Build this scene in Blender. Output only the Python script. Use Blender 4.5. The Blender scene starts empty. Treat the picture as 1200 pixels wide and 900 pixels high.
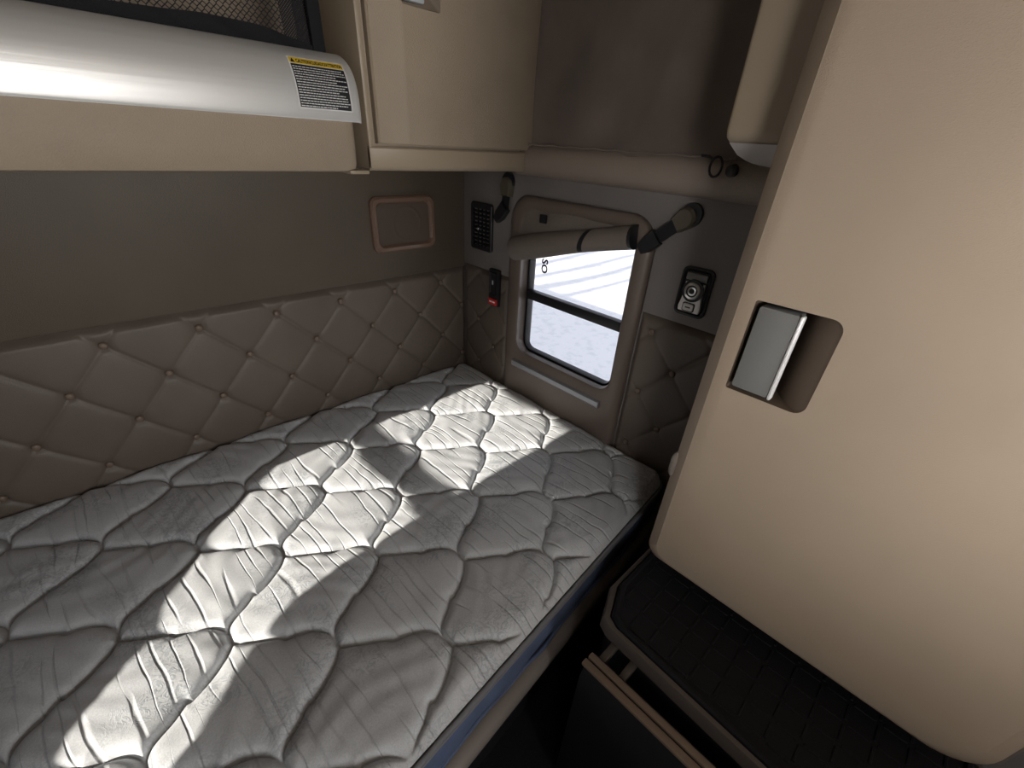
import bpy, bmesh, math, random
import numpy as np
from mathutils import Vector, Matrix, kdtree
random.seed(7)
PI = math.pi
sc = bpy.context.scene
COL = sc.collection

# ---------------------------------------------------------------- materials
def mat(name, color, rough=.6, metal=0., spec=.4, bump=0., bscale=300., var=0., vscale=6., coat=0., sheen=0.):
    m = bpy.data.materials.new(name); m.use_nodes = True
    nt = m.node_tree; N = nt.nodes; L = nt.links
    b = N['Principled BSDF']
    b.inputs['Base Color'].default_value = (*color, 1)
    b.inputs['Roughness'].default_value = rough
    b.inputs['Metallic'].default_value = metal
    b.inputs['Specular IOR Level'].default_value = spec
    b.inputs['Coat Weight'].default_value = coat
    b.inputs['Sheen Weight'].default_value = sheen
    tc = N.new('ShaderNodeTexCoord')
    if var > 0:
        n = N.new('ShaderNodeTexNoise'); n.inputs['Scale'].default_value = vscale; n.inputs['Detail'].default_value = 6
        L.new(tc.outputs['Object'], n.inputs['Vector'])
        r = N.new('ShaderNodeMapRange'); r.inputs[1].default_value = .3; r.inputs[2].default_value = .7
        r.inputs[3].default_value = 1 - var; r.inputs[4].default_value = 1 + var
        L.new(n.outputs['Fac'], r.inputs[0])
        mx = N.new('ShaderNodeVectorMath'); mx.operation = 'SCALE'; mx.inputs[0].default_value = color
        L.new(r.outputs[0], mx.inputs['Scale']); L.new(mx.outputs[0], b.inputs['Base Color'])
    if bump > 0:
        n = N.new('ShaderNodeTexVoronoi'); n.inputs['Scale'].default_value = bscale
        L.new(tc.outputs['Object'], n.inputs['Vector'])
        bp = N.new('ShaderNodeBump'); bp.inputs['Strength'].default_value = bump; bp.inputs['Distance'].default_value = .0015
        L.new(n.outputs['Distance'], bp.inputs['Height']); L.new(bp.outputs[0], b.inputs['Normal'])
    return m

M = {}
M['tan'] = mat('tan_moulding', (.34, .275, .205), .55, bump=.35, bscale=420, var=.05, vscale=9)
M['tan_smooth'] = mat('tan_smooth_plastic', (.34, .275, .20), .42, var=.04)
M['door_edge'] = mat('wardrobe_edge_trim', (.20, .17, .15), .5, var=.05)
M['brown'] = mat('brown_vinyl', (.086, .068, .050), .46, bump=.3, bscale=500, var=.08, vscale=5)
M['tuft'] = mat('tufted_brown_vinyl', (.118, .094, .077), .42, bump=.22, bscale=600, var=.08, vscale=7)
M['button'] = mat('covered_button', (.16, .118, .09), .4)
M['greybrown'] = mat('grey_brown_panel', (.165, .150, .144), .55, bump=.25, bscale=500, var=.08)
M['frame'] = mat('window_surround_plastic', (.135, .105, .088), .38, var=.06)
M['bronze'] = mat('bronze_bezel', (.155, .10, .072), .33, var=.05, coat=.2)
M['grille'] = mat('speaker_grille_cloth', (.092, .068, .052), .6, bump=.6, bscale=900, var=.05)
M['band'] = mat('ledge_band_vinyl', (.24, .195, .165), .5, bump=.2, bscale=450, var=.06)
M['curtain'] = mat('dark_curtain_cloth', (.125, .098, .083), .9, bump=.35, bscale=700, var=.22, vscale=5, sheen=.2)
M['black'] = mat('black_plastic', (.012, .012, .014), .4, var=.1)
M['web'] = mat('black_webbing', (.008, .008, .011), .8, bump=.6, bscale=700)
M['blackmat'] = mat('black_rubber', (.010, .010, .012), .75, spec=.25, bump=.3, bscale=500)
M['olive'] = mat('olive_cover_plastic', (.085, .074, .052), .45)
M['steel'] = mat('brushed_steel', (.62, .62, .61), .28, metal=1)
M['sill'] = mat('sill_strip_metal', (.36, .37, .40), .4, metal=.5)
M['under'] = mat('underside_bounce_light', (.62, .58, .55), .55)  # paler than the cabinet: light bounced off the mattress, put into the colour
M['bright'] = mat('satin_bright_metal', (.85, .85, .85), .45, metal=.3)
M['chrome'] = mat('bright_chrome', (.85, .85, .86), .14, metal=1)
M['greyplate'] = mat('grey_handle_plate', (.185, .185, .18), .5, bump=.15, bscale=700)
M['latch'] = mat('pale_latch_plate', (.55, .58, .62), .4, metal=.3)
M['red'] = mat('red_switch', (.55, .03, .03), .4)
M['white'] = mat('white_print', (.8, .8, .8), .6)
M['yellow'] = mat('yellow_print', (.75, .52, .04), .5)
M['ink'] = mat('black_print', (.012, .012, .016), .45)
M['net'] = mat('black_net_cord', (.013, .013, .016), .8, bump=.5, bscale=900)
M['shade'] = mat('shade_cloth', (.165, .14, .122), .8, bump=.3, bscale=800, var=.1)
M['navy'] = mat('navy_mattress_border', (.085, .115, .20), .75, bump=.4, bscale=420, var=.18, vscale=14)
M['cord'] = mat('grey_piping_cord', (.17, .17, .185), .75, bump=.6, bscale=700)
M['rail'] = mat('bunk_rail_grey', (.21, .185, .17), .4, var=.05)
M['dark'] = mat('dark_cabinet', (.012, .012, .014), .6, bump=.3, bscale=400)
M['striptan'] = mat('tan_edge_strip', (.18, .135, .10), .4)
M['rimgrey'] = mat('grey_tan_rim', (.085, .071, .062), .45)
M['wardrobe'] = mat('wardrobe_tan_vinyl', (.385, .305, .232), .55, bump=.2, bscale=750, var=.05, vscale=4)
M['under2'] = mat('latch_recess_shade', (.20, .16, .12), .6)  # cabinet door tan darkened, recess shade put into the colour
M['cup'] = mat('handle_recess_shade', (.13, .095, .07), .6)  # darker than the door, standing in for shade inside the recess
M['carpet'] = mat('black_carpet', (.010, .010, .012), .95, bump=1, bscale=300)
M['ceil'] = mat('headliner', (.22, .18, .14), .9, bump=.3, bscale=300)
M['wallgen'] = mat('cab_wall_vinyl', (.17, .135, .105), .7, bump=.3, bscale=300)

def nodes_mat(name):
    m = bpy.data.materials.new(name); m.use_nodes = True
    return m, m.node_tree.nodes, m.node_tree.links, m.node_tree.nodes['Principled BSDF']

# brushed silver rail: fine grooves along the length
m, N, L, b = nodes_mat('silver_grooved_rail'); M['silver'] = m
b.inputs['Base Color'].default_value = (.90, .90, .885, 1); b.inputs['Metallic'].default_value = .58; b.inputs['Roughness'].default_value = .40
tc = N.new('ShaderNodeTexCoord'); mp = N.new('ShaderNodeMapping'); mp.inputs['Scale'].default_value = (1.2, 90, 90)
n = N.new('ShaderNodeTexNoise'); n.inputs['Scale'].default_value = 1.; n.inputs['Detail'].default_value = 3
bp = N.new('ShaderNodeBump'); bp.inputs['Strength'].default_value = .25; bp.inputs['Distance'].default_value = .002
L.new(tc.outputs['Object'], mp.inputs[0]); L.new(mp.outputs[0], n.inputs['Vector']); L.new(n.outputs['Fac'], bp.inputs['Height']); L.new(bp.outputs[0], b.inputs['Normal'])

# mattress ticking: creases, jacquard leaves, grey-blue cloth
m, N, L, b = nodes_mat('mattress_ticking'); M['ticking'] = m
b.inputs['Roughness'].default_value = .72; b.inputs['Sheen Weight'].default_value = .15; b.inputs['Specular IOR Level'].default_value = .3
tc = N.new('ShaderNodeTexCoord')
wob = N.new('ShaderNodeTexNoise'); wob.inputs['Scale'].default_value = 7; wob.inputs['Detail'].default_value = 2
L.new(tc.outputs['Object'], wob.inputs['Vector'])
ws = N.new('ShaderNodeVectorMath'); ws.operation = 'SCALE'; ws.inputs['Scale'].default_value = .018
L.new(wob.outputs['Color'], ws.inputs[0])
wa = N.new('ShaderNodeVectorMath'); wa.operation = 'ADD'; L.new(tc.outputs['Object'], wa.inputs[0]); L.new(ws.outputs[0], wa.inputs[1])
mp = N.new('ShaderNodeMapping'); mp.inputs['Rotation'].default_value = (0, 0, math.radians(-20)); mp.inputs['Scale'].default_value = (34, 6, 1)
L.new(wa.outputs[0], mp.inputs[0])
sx = N.new('ShaderNodeSeparateXYZ'); L.new(mp.outputs[0], sx.inputs[0])
v = N.new('ShaderNodeTexNoise'); v.inputs['Scale'].default_value = .33; v.inputs['Detail'].default_value = 1.5; v.noise_dimensions = '2D'
L.new(mp.outputs[0], v.inputs['Vector'])
vs = N.new('ShaderNodeMath'); vs.operation = 'MULTIPLY_ADD'; vs.inputs[1].default_value = 2.2; L.new(v.outputs['Fac'], vs.inputs[0]); L.new(sx.outputs['X'], vs.inputs[2])
vp = N.new('ShaderNodeMath'); vp.operation = 'PINGPONG'; vp.inputs[1].default_value = .5; L.new(vs.outputs[0], vp.inputs[0])
mk = N.new('ShaderNodeTexNoise'); mk.inputs['Scale'].default_value = .8; mk.inputs['Detail'].default_value = 1; mk.noise_dimensions = '2D'; L.new(mp.outputs[0], mk.inputs['Vector'])
mr = N.new('ShaderNodeMapRange'); mr.inputs[1].default_value = .30; mr.inputs[2].default_value = .56; mr.inputs[3].default_value = .16; mr.inputs[4].default_value = 0; L.new(mk.outputs['Fac'], mr.inputs[0])
va = N.new('ShaderNodeMath'); va.operation = 'ADD'; L.new(vp.outputs[0], va.inputs[0]); L.new(mr.outputs[0], va.inputs[1])
r1 = N.new('ShaderNodeMapRange'); r1.interpolation_type = 'SMOOTHSTEP'; r1.inputs[1].default_value = 0; r1.inputs[2].default_value = .16; r1.inputs[3].default_value = 0; r1.inputs[4].default_value = 1
L.new(va.outputs[0], r1.inputs[0])
# jacquard: thin contour lines of a distorted noise
jn = N.new('ShaderNodeTexNoise'); jn.inputs['Scale'].default_value = 34; jn.inputs['Detail'].default_value = 3; jn.inputs['Distortion'].default_value = 1.6
L.new(tc.outputs['Object'], jn.inputs['Vector'])
js = N.new('ShaderNodeMath'); js.operation = 'MULTIPLY'; js.inputs[1].default_value = 30; L.new(jn.outputs['Fac'], js.inputs[0])
jw = N.new('ShaderNodeMath'); jw.operation = 'SINE'; L.new(js.outputs[0], jw.inputs[0])
jr = N.new('ShaderNodeMapRange'); jr.inputs[1].default_value = -.2; jr.inputs[2].default_value = .9; L.new(jw.outputs[0], jr.inputs[0])
big = N.new('ShaderNodeTexNoise'); big.inputs['Scale'].default_value = 8; big.inputs['Detail'].default_value = 4; L.new(tc.outputs['Object'], big.inputs['Vector'])
bm_ = N.new('ShaderNodeMapRange'); bm_.inputs[1].default_value = .48; bm_.inputs[2].default_value = .60; L.new(big.outputs['Fac'], bm_.inputs[0])
jm = N.new('ShaderNodeMath'); jm.operation = 'MULTIPLY'; L.new(jr.outputs[0], jm.inputs[0]); L.new(bm_.outputs[0], jm.inputs[1])
cr = N.new('ShaderNodeMix'); cr.data_type = 'RGBA'; cr.inputs[6].default_value = (.545, .565, .59, 1); cr.inputs[7].default_value = (.41, .435, .465, 1)
L.new(jm.outputs[0], cr.inputs[0])
fine = N.new('ShaderNodeTexNoise'); fine.inputs['Scale'].default_value = 420; fine.inputs['Detail'].default_value = 2; L.new(tc.outputs['Object'], fine.inputs['Vector'])
fr = N.new('ShaderNodeMapRange'); fr.inputs[1].default_value = .3; fr.inputs[2].default_value = .7; fr.inputs[3].default_value = .88; fr.inputs[4].default_value = 1.08; L.new(fine.outputs['Fac'], fr.inputs[0])
sc1 = N.new('ShaderNodeVectorMath'); sc1.operation = 'SCALE'; L.new(cr.outputs[2], sc1.inputs[0]); L.new(fr.outputs[0], sc1.inputs['Scale'])
L.new(sc1.outputs[0], b.inputs['Base Color'])
b1 = N.new('ShaderNodeBump'); b1.inputs['Strength'].default_value = .85; b1.inputs['Distance'].default_value = .0024; L.new(r1.outputs[0], b1.inputs['Height'])
hs = N.new('ShaderNodeMath'); hs.operation = 'ADD'; L.new(jm.outputs[0], hs.inputs[0]); L.new(fine.outputs['Fac'], hs.inputs[1])
b2 = N.new('ShaderNodeBump'); b2.inputs['Strength'].default_value = .3; b2.inputs['Distance'].default_value = .0007; L.new(hs.outputs[0], b2.inputs['Height']); L.new(b1.outputs[0], b2.inputs['Normal'])
L.new(b2.outputs[0], b.inputs['Normal'])

# window glass
m, N, L, b = nodes_mat('clear_glass'); M['glass'] = m
b.inputs['Base Color'].default_value = (.97, .98, 1, 1); b.inputs['Roughness'].default_value = 0; b.inputs['IOR'].default_value = 1.08; b.inputs['Transmission Weight'].default_value = 1
# snow
m, N, L, b = nodes_mat('trodden_snow'); M['snow'] = m
b.inputs['Roughness'].default_value = .7
tc = N.new('ShaderNodeTexCoord'); n = N.new('ShaderNodeTexNoise'); n.inputs['Scale'].default_value = 7; n.inputs['Detail'].default_value = 8
L.new(tc.outputs['Object'], n.inputs['Vector'])
cr = N.new('ShaderNodeValToRGB'); cr.color_ramp.elements[0].position = .36; cr.color_ramp.elements[0].color = (.76, .77, .80, 1); cr.color_ramp.elements[1].position = .5; cr.color_ramp.elements[1].color = (.86, .86, .88, 1)
L.new(n.outputs['Fac'], cr.inputs[0]); L.new(cr.outputs[0], b.inputs['Base Color'])
bp = N.new('ShaderNodeBump'); bp.inputs['Strength'].default_value = .35; bp.inputs['Distance'].default_value = .03; L.new(n.outputs['Fac'], bp.inputs['Height']); L.new(bp.outputs[0], b.inputs['Normal'])
M['bark'] = mat('bark', (.08, .06, .045), .9, bump=.6, bscale=20)

# ---------------------------------------------------------------- mesh helpers
def link(name, me, m, parent=None, sharp=35):
    for p in me.polygons: p.use_smooth = True
    if sharp is not None: me.set_sharp_from_angle(angle=math.radians(sharp))
    o = bpy.data.objects.new(name, me); COL.objects.link(o)
    if m is not None: me.materials.append(m)
    if parent is not None: o.parent = parent
    return o
def obj(name, bm, m, parent=None, sharp=35):
    bmesh.ops.recalc_face_normals(bm, faces=bm.faces)
    me = bpy.data.meshes.new(name); bm.to_mesh(me); bm.free()
    return link(name, me, m, parent, sharp)
def box(x0, x1, y0, y1, z0, z1, bev=0., seg=2, bm=None):
    b = bmesh.new()
    vs = [b.verts.new((x, y, z)) for x in (x0, x1) for y in (y0, y1) for z in (z0, z1)]
    for f in ((0,1,3,2),(4,6,7,5),(0,4,5,1),(2,3,7,6),(0,2,6,4),(1,5,7,3)): b.faces.new([vs[i] for i in f])
    bmesh.ops.recalc_face_normals(b, faces=b.faces)
    if bev > 0: bmesh.ops.bevel(b, geom=list(b.edges), offset=bev, segments=seg, profile=.5, affect='EDGES')
    return merge(bm, b)
def merge(bm, b):
    if bm is None: return b
    me = bpy.data.meshes.new('t'); b.to_mesh(me); b.free(); bm.from_mesh(me); bpy.data.meshes.remove(me)
    return bm
def loft(loops, close=True, cap0=False, cap1=False, bm=None):
    b = bmesh.new()
    R = [[b.verts.new(p) for p in lp] for lp in loops]
    n = len(R[0])
    for a, c in zip(R[:-1], R[1:]):
        for i in range(n if close else n - 1):
            j = (i + 1) % n
            b.faces.new((a[i], a[j], c[j], c[i]))
    if cap0: b.faces.new(R[0])
    if cap1: b.faces.new(R[-1])
    return merge(bm, b)
def tube(path, r, n=10, caps=True, bm=None, closed=False):
    P = [Vector(p) for p in path]; rr = r if isinstance(r, (list, tuple)) else [r] * len(P)
    loops = []; up = None
    for i, p in enumerate(P):
        if closed: t = (P[(i + 1) % len(P)] - P[i - 1]).normalized()
        else: t = (P[min(i + 1, len(P) - 1)] - P[max(i - 1, 0)]).normalized()
        if up is None: up = t.orthogonal().normalized()
        up = (up - t * up.dot(t)).normalized(); s = t.cross(up)
        loops.append([p + rr[i] * (math.cos(a) * up + math.sin(a) * s) for a in [2 * PI * k / n for k in range(n)]])
    if closed: loops.append(loops[0]); return loft(loops, bm=bm)
    return loft(loops, cap0=caps, cap1=caps, bm=bm)
def rrect(a0, a1, b0, b1, r, n=8):
    """rounded rectangle outline as (a,b) pairs"""
    a0, a1 = min(a0, a1), max(a0, a1); b0, b1 = min(b0, b1), max(b0, b1)
    r4 = r if isinstance(r, (list, tuple)) else (r, r, r, r)          # corners a1b1, a0b1, a0b0, a1b0
    out = []
    for (cx, cy, s), q in zip(((a1, b1, 0), (a0, b1, 1), (a0, b0, 2), (a1, b0, 3)), r4):
        ox = cx - q if s in (0, 3) else cx + q; oy = cy - q if s in (0, 1) else cy + q
        for k in range(n + 1):
            t = (s + k / n) * PI / 2
            out.append((ox + q * math.cos(t), oy + q * math.sin(t)))
    return out
def onx(pts, x): return [Vector((x, a, b)) for a, b in pts]
def ony(pts, y): return [Vector((a, y, b)) for a, b in pts]
def prism(pts, ax, c0, c1, bev=0., seg=2, bm=None):
    f = {'x': lambda a, b, c: (c, a, b), 'y': lambda a, b, c: (a, c, b), 'z': lambda a, b, c: (a, b, c)}[ax]
    b = loft([[f(p, q, c0) for p, q in pts], [f(p, q, c1) for p, q in pts]], cap0=True, cap1=True)
    bmesh.ops.recalc_face_normals(b, faces=b.faces)
    if bev > 0:
        es = [e for e in b.edges if len(e.link_faces) == 2 and e.calc_face_angle(0) > .6]
        bmesh.ops.bevel(b, geom=es, offset=bev, segments=seg, profile=.5, affect='EDGES')
    return merge(bm, b)
def cut(o, bmc):
    """carve a shape out of a mesh, leaving only the carved mesh"""
    bmesh.ops.recalc_face_normals(bmc, faces=bmc.faces)
    me = bpy.data.meshes.new('c'); bmc.to_mesh(me); bmc.free()
    c = bpy.data.objects.new('c', me); COL.objects.link(c)
    md = o.modifiers.new('b', 'BOOLEAN'); md.operation = 'DIFFERENCE'; md.object = c; md.solver = 'EXACT'
    bpy.context.view_layer.update()
    dg = bpy.context.evaluated_depsgraph_get()
    nm = bpy.data.meshes.new_from_object(o.evaluated_get(dg))
    o.modifiers.clear(); old = o.data; o.data = nm; bpy.data.meshes.remove(old)
    bpy.data.objects.remove(c); bpy.data.meshes.remove(me)
    for p in nm.polygons: p.use_smooth = True
    nm.set_sharp_from_angle(angle=math.radians(35))
def grid(fn, us, vs):
    """surface from fn(u, v) on a grid"""
    nu, nv = len(us), len(vs)
    V = [fn(u, v) for u in us for v in vs]
    F = [(i * nv + j, (i + 1) * nv + j, (i + 1) * nv + j + 1, i * nv + j + 1) for i in range(nu - 1) for j in range(nv - 1)]
    me = bpy.data.meshes.new('g'); me.from_pydata(V, [], F)
    return me
def tag(o, label, cat, group=None):
    o['label'] = label; o['category'] = cat
    if group: o['group'] = group
    return o
def thing(name, label, cat, loc=(0, 0, 0), group=None):
    o = bpy.data.objects.new(name, None); COL.objects.link(o); o.location = loc; o.empty_display_size = .02
    return tag(o, label, cat, group)
def keep(o, par):
    """parent, keeping the place in the world"""
    o.parent = par; o.matrix_parent_inverse = Matrix.Translation(-Vector(par.location)); return o
def struct(name, bm, m, sharp=35):
    o = obj(name, bm, m, None, sharp); o['kind'] = 'structure'; return o
def sstep(x): x = np.clip(x, 0, 1); return x * x * (3 - 2 * x)

FL = -.62         # floor level; the mattress top is z = 0, the bed corner is the origin
XL, YF, ZC = -2.15, -3.3, 1.5

# ---------------------------------------------------------------- the setting
struct('floor', box(XL - .1, .1, YF - .1, .1, FL - .05, FL), M['carpet'])
struct('ceiling', box(XL - .1, .1, YF - .1, .1, ZC, ZC + .05), M['ceil'])
wb = box(XL - .1, .1, 0.012, .08, FL, ZC)
wb = prism(rrect(XL, -.003, .434, ZC, .012), 'y', -.010, .014, .006, bm=wb)
struct('wall_back', wb, M['brown'])

# right wall: panels around the window opening
HY0, HY1, HZ0, HZ1 = -.803, -.333, .152, .710
wr = box(.003, .08, HY1, .1, FL, ZC)
wr = box(.003, .08, YF, HY0, FL, ZC, bm=wr)
wr = box(.003, .08, HY0, HY1, HZ1, ZC, bm=wr)
wr = box(.003, .08, HY0, HY1, FL, HZ0, bm=wr)
arc_r = [(-.370 + .090 * math.sin(q), .650 + .092 * math.cos(q)) for q in [PI / 2 - PI / 2 * k / 8 for k in range(9)]]
arc_l = [(-.768 - .090 * math.sin(q), .650 + .092 * math.cos(q)) for q in [PI / 2 * k / 8 for k in range(9)]]
pan = [(-.002, .815), (-.002, .449), (-.280, .449)] + arc_r + arc_l + [(-.858, .483), (-1.6, .483), (-1.6, .815)]
wr = prism(pan, 'x', -.010, .004, .004, bm=wr)
struct('wall_right', wr, M['greybrown'])

# ledge band above the window
prof = [(.0, .795), (-.012, .797), (-.03, .806), (-.04, .822), (-.044, .842), (-.040, .862), (-.028, .878), (.0, .886)]
b = loft([[(x, -.30, z) for x, z in prof], [(x, -1.45, z) for x, z in prof]], close=False)
b = loft([[(x, -.30, z) for x, z in prof]] * 1, close=False, cap0=True, bm=b)
struct('trim_1', b, M['band'], sharp=60)

# left wall with the opposite window that the sun comes through, and the front with the windshield
EL = math.radians(20.0); TE = math.tan(EL)
patch = [(-.004, -.238), (-.5, -.236), (-.93, -.252), (-1.05, -.33), (-1.18, -.452), (-1.33, -.655), (-1.48, -.79), (-1.62, -.90),
         (-1.62, -1.08), (-1.47, -1.0), (-1.32, -.925), (-1.2, -.895), (-1.08, -.78), (-.99, -.744), (-.86, -.722), (-.5, -.71), (-.004, -.712)]
hole = [(y, (x - XL) * TE) for x, y in patch]  # opening outline shaped to cast the sun patch
o = struct('wall_left', box(XL - .08, XL, YF, .1, FL, ZC), M['wallgen'])
cut(o, prism(hole, 'x', XL - .2, XL + .1))
w2 = bpy.data.objects.new('window_2', None); COL.objects.link(w2); w2.location = (XL, -.48, .1); w2['kind'] = 'structure'
keep(obj('sash_bar', box(XL - .02, XL - .005, -.74, -.22, .525, .570), M['black']), w2)
fw = box(XL - .1, XL + .62, YF - .08, YF, FL, ZC)
fw = box(-.3, .1, YF - .08, YF, FL, ZC, bm=fw)
fw = box(XL + .62, -.3, YF - .08, YF, FL, .15, bm=fw)
fw = box(XL + .62, -.3, YF - .08, YF, 1.15, ZC, bm=fw)
fw = box(XL, -1.45, -1.78, -1.275, FL, ZC, bm=fw)  # unseen block added to keep light off the mattress's left end
fw = box(-1.85, -1.38, -2.60, -2.10, FL, .60, .05, bm=fw)  # unseen seat-high box added to darken the foot of the wardrobe door
fw = box(-1.0, -.30, -2.60, -2.30, FL, .58, .05, bm=fw)  # second unseen box, added to hold windshield light off the low door
struct('wall_front_and_light_blocks', fw, M['wallgen'])

# ---------------------------------------------------------------- tufted wall panels
def tufted(name, label, plane, s0, s1, z0, z1, ls, lz, hx, hz, amp, step=.004):
    to = (lambda s, z, h: (s, -h, z)) if plane == 'y' else (lambda s, z, h: (-h, s, z))
    ns = int((s1 - s0) / step) + 1; nz = int((z1 - z0) / step) + 1
    S, Z = np.meshgrid(np.linspace(s0, s1, ns), np.linspace(z0, z1, nz), indexing='ij')
    t1 = ((S - ls) / hx + (Z - lz) / hz) / 2; t2 = ((S - ls) / hx - (Z - lz) / hz) / 2
    k = 2 / math.sqrt(1 / hx ** 2 + 1 / hz ** 2)
    d1 = np.abs(t1 - np.round(t1)) * k; d2 = np.abs(t2 - np.round(t2)) * k
    h = amp * (1 - .38 * np.exp(-d1 / .004) - .22 * np.exp(-d1 / .03)) * (1 - .26 * np.exp(-d2 / .005) - .22 * np.exp(-d2 / .03))
    # buttons
    i = np.round(t1); j = np.round(t2)
    bs = ls + (i + j) * hx; bz = lz + (i - j) * hz
    r = np.hypot(S - bs, Z - bz)
    h -= amp * .5 * np.exp(-(r / .014) ** 2)
    e = np.minimum(np.minimum(S - s0, s1 - S), z1 - Z)
    h = np.maximum(h, 0) * sstep(e / .022) - .004 * (1 - sstep(e / .008))
    V = [to(a, c, d) for a, c, d in zip(S.ravel().tolist(), Z.ravel().tolist(), h.ravel().tolist())]
    F = [(a * nz + c, (a + 1) * nz + c, (a + 1) * nz + c + 1, a * nz + c + 1) for a in range(ns - 1) for c in range(nz - 1)]
    me = bpy.data.meshes.new(name); me.from_pydata(V, [], F)
    o = link(name, me, M['tuft'], None, None); tag(o, label, 'wall panel')
    # covered buttons
    first = None
    for i in range(-40, 41):
        for j in range(-40, 41):
            s, z = ls + (i + j) * hx, lz + (i - j) * hz
            if not (s0 + .015 < s < s1 - .012 and max(z0, -.06) < z < z1 - .02): continue
            if first is None:
                q = bmesh.new(); bmesh.ops.create_uvsphere(q, u_segments=14, v_segments=8, radius=.0095)
                for v_ in q.verts: v_.co.y *= .55
                c = obj('button', q, M['button'], None, None); first = c
            else:
                c = first.copy(); COL.objects.link(c)
            c.location = to(s, z, amp * .12 + .003); c.parent = o
            if plane == 'x': c.rotation_euler.z = PI / 2
    return o
tufted('tufted_wall_panel', 'long brown diamond-tufted vinyl panel with buttons along the wall behind the mattress', 'y', -2.14, -.004, -.14, .432, -.129, .383, .10625, .1135, .014)
tufted('tufted_wall_panel', 'narrow strip of brown tufted vinyl between wall corner and window, below the black vent', 'x', -.284, -.004, -.14, .447, -.098, .427, .098, .098, .012)
tufted('tufted_wall_panel', 'dark tufted vinyl panel right of the window, below the silver dial unit', 'x', -1.30, -.856, -.14, .481, -.902, .431, .096, .1015, .014)

# ---------------------------------------------------------------- window in the right wall
w1 = bpy.data.objects.new('window_1', None); COL.objects.link(w1); w1.location = (0, -.57, 0); w1['kind'] = 'structure'
L0 = rrect(-.852, -.288, -.075, .738, (.085, .085, .02, .02)); 
loops = [onx(L0, .003), onx(L0, -.012), onx(rrect(-.849, -.291, -.072, .735, (.083, .083, .02, .02)), -.019), onx(rrect(-.838, -.302, -.06, .724, (.075, .075, .02, .02)), -.025),
         onx(rrect(-.810, -.345, .172, .708, .052), -.025), onx(rrect(-.804, -.352, .181, .702, .048), -.021), onx(rrect(-.798, -.349, .183, .70, .046), .0),
         onx(rrect(-.796, -.346, .175, .70, .045), .002), onx(rrect(-.79, -.340, .165, .70, .045), .042)]
keep(obj('window_surround', loft(loops), M['frame'], None, 50), w1)
s1 = [onx(rrect(-.79, -.338, .155, .70, .04), .030), onx(rrect(-.775, -.349, .176, .695, .035), .030), onx(rrect(-.773, -.351, .178, .693, .034), .034), onx(rrect(-.773, -.351, .178, .693, .034), .056), onx(rrect(-.80, -.33, .14, .72, .04), .056)]
sash = loft(s1)
sash = box(.026, .054, -.78, -.345, .380, .4135, .003, bm=sash)
keep(obj('sash', sash, M['black']), w1)
keep(obj('glass_pane', box(.044, .047, -.78, -.345, .17, .398), M['glass']), w1)
keep(obj('glass_pane', box(.044, .047, -.78, -.345, .398, .70), M['glass']), w1)
keep(obj('sill_strip', prism([(-.020, .113), (-.034, .114), (-.038, .120), (-.036, .136), (-.024, .142), (-.020, .142)], 'y', -.783, -.347), M['sill']), w1)
# tiny glass marking: hanging dark letters at the upper left of the pane
def text_mesh(s, size):
    cu = bpy.data.curves.new('t', 'FONT'); cu.body = s; cu.size = size; cu.align_x = 'CENTER'; cu.resolution_u = 3; cu.offset = size * .035
    o = bpy.data.objects.new('t', cu); COL.objects.link(o); bpy.context.view_layer.update()
    me = bpy.data.meshes.new_from_object(o.evaluated_get(bpy.context.evaluated_depsgraph_get()))
    bpy.data.objects.remove(o); bpy.data.curves.remove(cu)
    return me
me = text_mesh('SO', .040)
for v in me.vertices: v.co = Vector((.0425, -.398 - v.co.y, .512 - v.co.x * 1.0))
keep(link('glass_mark', me, M['ink'], None, None), w1)

# rolled shade hanging across the window top
t = thing('window_shade', 'brown cloth shade rolled up crookedly across the top of the window', 'window shade', (-.02, -.57, .70))
RA, RB = Vector((-.034, -.335, .568)), Vector((-.034, -.800, .683))
def roll_at(u):
    p = RA.lerp(RB, u); p.z += .003 * math.sin(PI * u); return p, .041 - .010 * u + .002 * math.sin(7 * u)
path = [roll_at(k / 24)[0] for k in range(25)]; rad = [roll_at(k / 24)[1] for k in range(25)]
keep(obj('roll', tube(path, rad, 20), M['shade'], None, 60), t)
def cloth(u, v):
    p, r = roll_at(u)
    top = Vector((-.020, p.y * .97 - .016, .706)); bot = p + Vector((.012, 0, r * .3))
    q = top.lerp(bot, v); q.x += .004 * math.sin(9 * u + 3 * v) - .006 * math.sin(PI * v) * (1 - u); return q
keep(link('hanging_cloth', grid(cloth, [k / 24 for k in range(25)], [k / 10 for k in range(11)]), M['shade'], None, None), t)
p, r = roll_at(.66)
ring = [p + Vector(((r + .001) * math.cos(a), -.010 * math.sin(a), (r + .001) * math.sin(a))) for a in [2 * PI * k / 24 for k in range(24)]]
loops = [[q + Vector((0, d, d * -.26)) for q in ring] for d in (-.008, .008)]
rr2 = [[p + (q - p) * 1.06 + Vector((0, d, d * -.26)) for q in ring] for d in (.008, -.008)]
keep(obj('tie_strap', loft(loops + rr2 + [loops[0]]), M['web']), t)
p, r = roll_at(1.0)
keep(obj('roll_end', tube([p + Vector((0, .004, 0)), p + Vector((0, -.006, 0.001))], r * 1.02, 20), M['black']), t)
keep(obj('fastener_patch', box(-.036, -.028, -.468, -.440, .668, .694, .002), M['web']), t)

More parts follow.
